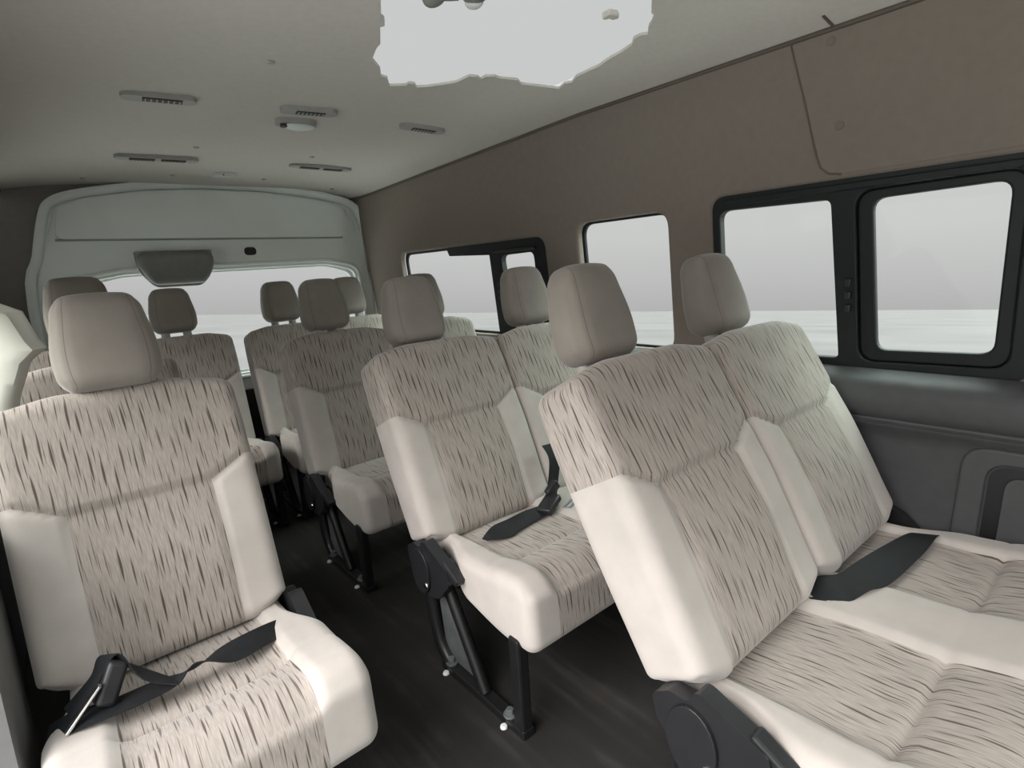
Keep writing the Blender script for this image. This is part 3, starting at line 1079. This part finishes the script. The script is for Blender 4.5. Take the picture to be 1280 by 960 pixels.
rowL1, ybL, zbL = seat('single_seat', 'front single seat on the left with a black belt and buckle across its striped cushion', 'seat', 'single seats along the left wall',
                       [LX], 1.385, Z(-.775), R(20.0), ME_CUSH1, .46, [(.089, 1.515, HZ)], [-.08, .26], [(.318, 1)], zc=Z(-.760), bscale=1.0, tilt=4.5, cx=.014)
rowL2, ybL2, zbL2 = seat('single_seat', 'second single seat on the left, mostly hidden behind the front one, headrest raised', 'seat', 'single seats along the left wall',
                         [LX], 2.17, Z(-.79), R(17.0), ME_CUSH1, .46, [(.092, 2.37, HZ + .057)], [-.08, .26], [(.305, 1)], zc=Z(-.745), bscale=1.0)


# seat belts (parts of the seats they are bolted to); coordinates in the cabin, moved into the seat's frame
def belt(root, rows, name='seat_belt', th=0.0018):
    off = Vector(root.location)
    bm = bmesh.new()
    ribbon(bm, [(Vector(a) - off, Vector(b_) - off) for a, b_ in rows], th)
    return link(name, bm, M_BELT, root)


def local(root, p): return Vector(p) - Vector(root.location)


zt = Z(-.728)
b1 = belt(rowL1, [((.325, 1.262, zt - .065), (.325, 1.225, zt - .085)), ((.285, 1.225, zt - .018), (.278, 1.175, zt - .030)), ((.215, 1.175, zt + .015), (.232, 1.135, zt - .005)), ((.150, 1.155, zt + .020), (.160, 1.10, zt + .012)), ((.095, 1.135, zt + .012), (.10, 1.115, zt + .035)),
                  ((.04, 1.150, zt + .012), (.06, 1.10, zt + .016)), ((-.03, 1.150, zt + .014), (-.02, 1.095, zt + .016)), ((-.09, 1.17, zt + .010), (-.09, 1.12, zt + .004)), ((-.125, 1.21, zt - .02), (-.135, 1.165, zt - .03))])
bm = bmesh.new()
ribbon(bm, [(local(rowL1, a), local(rowL1, b_)) for a, b_ in [((.055, 1.135, zt + .018), (.065, 1.09, zt + .022)), ((.0, 1.16, zt + .065), (.015, 1.12, zt + .045)), ((-.035, 1.185, zt + .085), (-.01, 1.15, zt + .095)), ((-.055, 1.19, zt + .05), (-.05, 1.14, zt + .055)), ((-.10, 1.19, zt + .012), (-.09, 1.14, zt + .016))]])
bk = link('belt_loop', bm, M_BELT, b1)
bm = bmesh.new()
add_box(bm, local(rowL1, (-.030, 1.155, zt + .048)), (0.034, 0.055, 0.075), Matrix.Rotation(.5, 3, 'Y') @ Matrix.Rotation(-.3, 3, 'X'))
link('buckle', bm, M_BLACK, b1, bevel=.009, seg=3)
bm = bmesh.new()
add_box(bm, local(rowL1, (-.072, 1.125, zt + .035)), (0.006, 0.012, 0.085), Matrix.Rotation(.75, 3, 'Y'))
o = link('latch_tongue', bm, M_CHROME, b1, smooth=False, bevel=.002)
o['label'] = 'bright steel latch tongue'

b2 = belt(rowB, [((.79, 1.135, zt + .018), (.80, 1.125, zt + .012)), ((.84, 1.155, zt + .028), (.86, 1.10, zt + .010)), ((.90, 1.165, zt + .024), (.91, 1.11, zt + .012)), ((.97, 1.16, zt + .03), (.985, 1.12, zt + .012)), ((1.05, 1.165, zt + .020), (1.055, 1.12, zt + .016))])
b3 = belt(rowB, [((1.045, 1.15, zt + .022), (1.075, 1.14, zt + .018)), ((1.095, 1.195, zt + .055), (1.13, 1.185, zt + .06)), ((1.125, 1.215, zt + .13), (1.165, 1.205, zt + .13)), ((1.125, 1.245, zt + .17), (1.185, 1.235, zt + .17))])
bm = bmesh.new()
add_box(bm, local(rowB, (1.045, 1.14, zt + .030)), (0.075, 0.05, 0.022), Matrix.Rotation(-.35, 3, 'Y') @ Matrix.Rotation(.3, 3, 'Z'))
add_box(bm, local(rowB, (1.085, 1.165, zt + .060)), (0.05, 0.02, 0.03), Matrix.Rotation(-.6, 3, 'Y'))
link('buckle', bm, M_BLACK, b2, bevel=.005, seg=2)
bm = bmesh.new()
tube(bm, [local(rowB, p) for p in [(1.075, 1.11, zt + .018), (1.13, 1.13, zt + .018), (1.14, 1.12, zt + .018), (1.09, 1.095, zt + .018)]], .004, 8, closed=True)
o = link('latch_tongue', bm, M_PLATE, b2)
zt2 = Z(-.700)
b4 = belt(rowA, [((1.105, .450, zt2 - .010), (1.088, .415, zt2 + .001)), ((1.15, .430, zt2 + .016), (1.115, .360, zt2 + .004)), ((1.20, .405, zt2 + .012), (1.17, .335, zt2 + .018)), ((1.27, .395, zt2 + .014), (1.24, .318, zt2 + .010)), ((1.40, .375, zt2 + .014), (1.41, .305, zt2 + .014)), ((1.50, .355, zt2 + .012), (1.52, .305, zt2 + .014)), ((1.59, .35, zt2 - .03), (1.61, .31, zt2 - .03))])
bm = bmesh.new()
bmesh.ops.create_icosphere(bm, subdivisions=2, radius=.003)
bmesh.ops.translate(bm, verts=bm.verts, vec=local(rowA, (1.13, .19, Z(-.70))))
# hinge on the wall side of the near bench
bm2 = yz_plate([(.0, Z(-.76)), (.10, Z(-.60)), (.03, Z(-.66)), (-.06, Z(-.70)), (-.12, Z(-.76))], 1.615 - MX - .2285, .025, .015)
link('hinge_cover', bm2, M_BLACK, rowA, smooth=False, bevel=.005)
bm.free()

# ------------------------------------------------------------------ ceiling fittings
def vent(c, w, d, rz, slots, label):
    z = ceil_z(c[0], c[1])
    sl = 0.0
    e = empty('air_vent', (c[0], c[1], z), label, 'vent', 'air vents in the ceiling', rz=rz)
    pts = rounded_poly([(-w / 2, -d / 2), (w / 2, -d / 2), (w / 2, d / 2), (-w / 2, d / 2)], d * .49, 6)
    slope = 0.0
    if c[0] > 1.15: slope = math.atan2(ceil_z(c[0] + .05, c[1]) - ceil_z(c[0] - .05, c[1]), .1)
    e.rotation_euler = (0, -slope, rz)
    link('housing', plate(pts, [], lambda x, y, h: Vector((x, y, -h + .004)), 0.018), M_VENT, e, smooth=False, bevel=.006, seg=3)
    for (a, b_) in slots:
        bm = bmesh.new()
        add_box(bm, ((a + b_) / 2, -d * .10, -.0155), (b_ - a, d * .50, .005))
        g = link('grille', bm, M_VENTD, e, smooth=False, bevel=.001)
        bm = bmesh.new()
        k = 7
        for i in range(k):
            x = a + (b_ - a) * (i + .5) / k
            add_box(bm, (x, -d * .10, -.0175), (.004, d * .48, .004))
        link('louvre', bm, M_VENT if len(slots) == 1 else M_VENTD, g, smooth=False)
    return e


vent((.383, 2.066), .200, .062, -.10, [(-.045, .060)], 'grey air vent nearest the left wall in the front line of three vents')
vent((.495, 2.925), .315, .062, -.06, [(-.105, -.012), (.012, .105)], 'grey double-slot air vent in the back line, left of the small ceiling console')
vent((.823, 2.012), .190, .060, -.14, [(-.045, .050)], 'grey air vent right beside the ceiling lamp')
vent((1.21, 2.900), .310, .062, -.10, [(-.105, -.012), (.012, .105)], 'grey double-slot air vent in the back line, right of the small ceiling console')
vent((1.29, 2.036), .190, .060, -.14, [(-.045, .050)], 'grey air vent nearest the right wall in the front line of three vents')

lamp = empty('ceiling_lamp', (.83, 2.165, ceil_z(.83, 2.165)), 'small oval ceiling lamp with a pale lens hanging half open, behind the middle vent', 'lamp', rz=-.12)
pts = rounded_poly([(-.072, -.035), (.072, -.035), (.072, .035), (-.072, .035)], .034, 8)
link('lamp_base', plate(pts, [], lambda x, y, h: Vector((x, y, -h + .003)), .020), M_VENT, lamp, smooth=False, bevel=.005, seg=3)
bm = bmesh.new()
bmesh.ops.create_uvsphere(bm, u_segments=24, v_segments=12, radius=1)
for v in bm.verts: v.co = Vector((v.co.x * .055 + .012, v.co.y * .028, v.co.z * .016 - .022))
link('lens', bm, M_LENS, lamp)
bm = bmesh.new()
bmesh.ops.create_cone(bm, cap_ends=True, segments=16, radius1=.014, radius2=.012, depth=.012)
bmesh.ops.translate(bm, verts=bm.verts, vec=(-.045, -.004, -.022))
link('switch', bm, M_VENTD, lamp, bevel=.002)

con = empty('ceiling_console', (.815, 3.16, ceil_z(.815, 3.16)), 'small pale plastic console on the ceiling ahead of the tailgate', 'console', rz=-.10)
pts = rounded_poly([(-.050, -.022), (.050, -.022), (.050, .022), (-.050, .022)], .010, 5)
link('housing', plate(pts, [], lambda x, y, h: Vector((x, y, -h + .003)), .018), M_LENS, con, smooth=False, bevel=.005)
bm = bmesh.new()
add_box(bm, (-.008, -.024, -.010), (.006, .004, .006))
link('button', bm, M_BLACK, con, smooth=False)

CLIPS = [((.581, 1.636), 'round headliner clip alone between the front vents and the roof opening'), ((.609, 2.724), 'headliner clip just ahead of the left double-slot vent'),
         ((1.106, 2.74), 'headliner clip just ahead of the right double-slot vent'), ((.248, 3.344), 'leftmost headliner clip above the tailgate'),
         ((.60, 3.24), 'headliner clip left of the small ceiling console'), ((1.027, 3.236), 'headliner clip right of the small ceiling console'), ((1.431, 3.308), 'rightmost headliner clip above the tailgate')]
for (x, y), lb in CLIPS:
    bm = bmesh.new()
    bmesh.ops.create_uvsphere(bm, u_segments=16, v_segments=8, radius=1)
    for v in bm.verts: v.co = Vector((v.co.x * .012, v.co.y * .012, v.co.z * .005))
    o = link('headliner_clip', bm, M_VENT)
    o.location = (x, y, ceil_z(x, y) - .001)
    tag(o, lb, 'clip', 'headliner clips')
for (y, z), lb in [((.640, .500), 'round trim clip high on the right wall near the joint'), ((.615, .300), 'round trim clip lower on the right wall above the sliding window')]:
    bm = bmesh.new()
    bmesh.ops.create_cone(bm, cap_ends=True, segments=20, radius1=.012, radius2=.010, depth=.003)
    o = link('trim_clip', bm, M_CLIP, bevel=.001)
    o.rotation_euler = (0, -math.pi / 2 + math.atan(LEAN) * 0, 0)
    o.location = wr(y, Z(z), .0045)
    tag(o, lb, 'clip', 'trim clips')

# remains of fittings on the added roof pane
zg = F + .604
rl = empty('map_lamp', (.775, 1.125, zg), 'dark lamp remnant inside the pale ragged roof opening, left of the bright-faced mirror', 'lamp')
bm = bmesh.new()
bmesh.ops.create_uvsphere(bm, u_segments=18, v_segments=10, radius=1)
for v in bm.verts: v.co = Vector((v.co.x * .022, v.co.y * .040, v.co.z * .022 - .014))
link('lamp_body', bm, M_COVER, rl)
bm = bmesh.new(); tube(bm, [(.012, .01, -.014), (.04, .0, -.012), (.055, -.012, -.012)], .006, 8)
link('hook', bm, M_COVER, rl)
rm = empty('roof_mirror', (.848, 1.075, zg), 'small dark-backed mirror with a bright face inside the pale ragged roof opening', 'mirror')
bm = bmesh.new()
bmesh.ops.create_uvsphere(bm, u_segments=18, v_segments=10, radius=1)
for v in bm.verts: v.co = Vector((v.co.x * .028, v.co.y * .036, v.co.z * .020 - .012))
link('shell', bm, M_COVER, rm)
bm = bmesh.new()
bmesh.ops.create_uvsphere(bm, u_segments=18, v_segments=10, radius=1)
for v in bm.verts: v.co = Vector((v.co.x * .020 + .008, v.co.y * .024 + .016, v.co.z * .014 - .022))
o = link('face', bm, M_LENS, rm)
o['label'] = 'bright pale mirror face'
bm = plate([(-.018, -.016), (.006, -.020), (.022, -.012), (.018, .006), (.004, .004), (-.002, .016), (-.016, .012)], [], lambda x, y, h: Vector((x, y, -h)), .014)
o = link('headliner_scrap', bm, M_HEAD, smooth=False, bevel=.003)
o.location = (1.21, 1.00, zg)
tag(o, 'small torn scrap of headliner left inside the roof opening', 'scrap')

# high-mounted brake light cover on the tailgate
bl = empty('brake_light_cover', (.575, YD - .012, Z(.19)), 'grey rounded brake light cover over the top of the rear window', 'cover')
bm, lay = rbox(.345, .10, .17, .045, .012)
for v in bm.verts:
    x, y, z = v[lay]
    t = 1 - z / .17
    v.co.x *= 1 - .22 * sstep(.35, 1, t)
    v.co.y *= 1 - .25 * sstep(.2, 1, t)
    v.co += Vector((0, -.052, -.168))
link('body', bm, M_COVER, bl)
pts = rounded_poly([(-.178, .006), (-.168, -.10), (-.11, -.18), (.11, -.18), (.168, -.10), (.178, .006)], [.01, .06, .06, .06, .06, .01], 6)
link('rim', plate(pts, [], lambda x, z, h: Vector((x, -h + .010, z)), .035), M_VENT, bl, smooth=False, bevel=.006)

# cream cloth gathered at the left wall behind the front single seat
bm = bmesh.new()
rows = []
prof = [(.004, -.235, -.12), (-.006, -.225, -.080), (-.030, -.215, -.040), (-.10, -.215, -.022), (-.122, -.23, -.010), (-.150, -.22, -.045), (-.235, -.225, -.082), (-.36, -.23, -.11)]
nz_ = 28
for i, (zz, xa, xb) in enumerate(prof):
    pass
Zs = lin(0, len(prof) - 1, 56)
for tq in Zs:
    i = min(int(tq), len(prof) - 2); f = tq - i
    zz = prof[i][0] + (prof[i + 1][0] - prof[i][0]) * (tq - i); xb = prof[i][2] + (prof[i + 1][2] - prof[i][2]) * f
    ring = []
    n = 28
    for k in range(n):
        a = 2 * math.pi * k / n
        cx = (-.215 + zz * -.0 + xb) / 2
        hw = (xb + .215) / 2
        wob = 1 + .12 * math.sin(3 * a + zz * 14) + .06 * math.sin(7 * a + 2)
        ring.append(bm.verts.new((cx + hw * math.cos(a) * (wob if math.cos(a) < .8 else 1), 1.80 + .055 * math.sin(a) * wob, Z(zz))))
    rows.append(ring)
for i in range(len(rows) - 1):
    for k in range(28):
        bm.faces.new((rows[i][k], rows[i + 1][k], rows[i + 1][(k + 1) % 28], rows[i][(k + 1) % 28]))
bm.faces.new(rows[0]); bm.faces.new(rows[-1][::-1])
bmesh.ops.recalc_face_normals(bm, faces=bm.faces)
o = link('curtain', bm, M_CREAM)
tag(o, 'cream cloth curtain gathered at the left wall behind the front single seat', 'curtain')
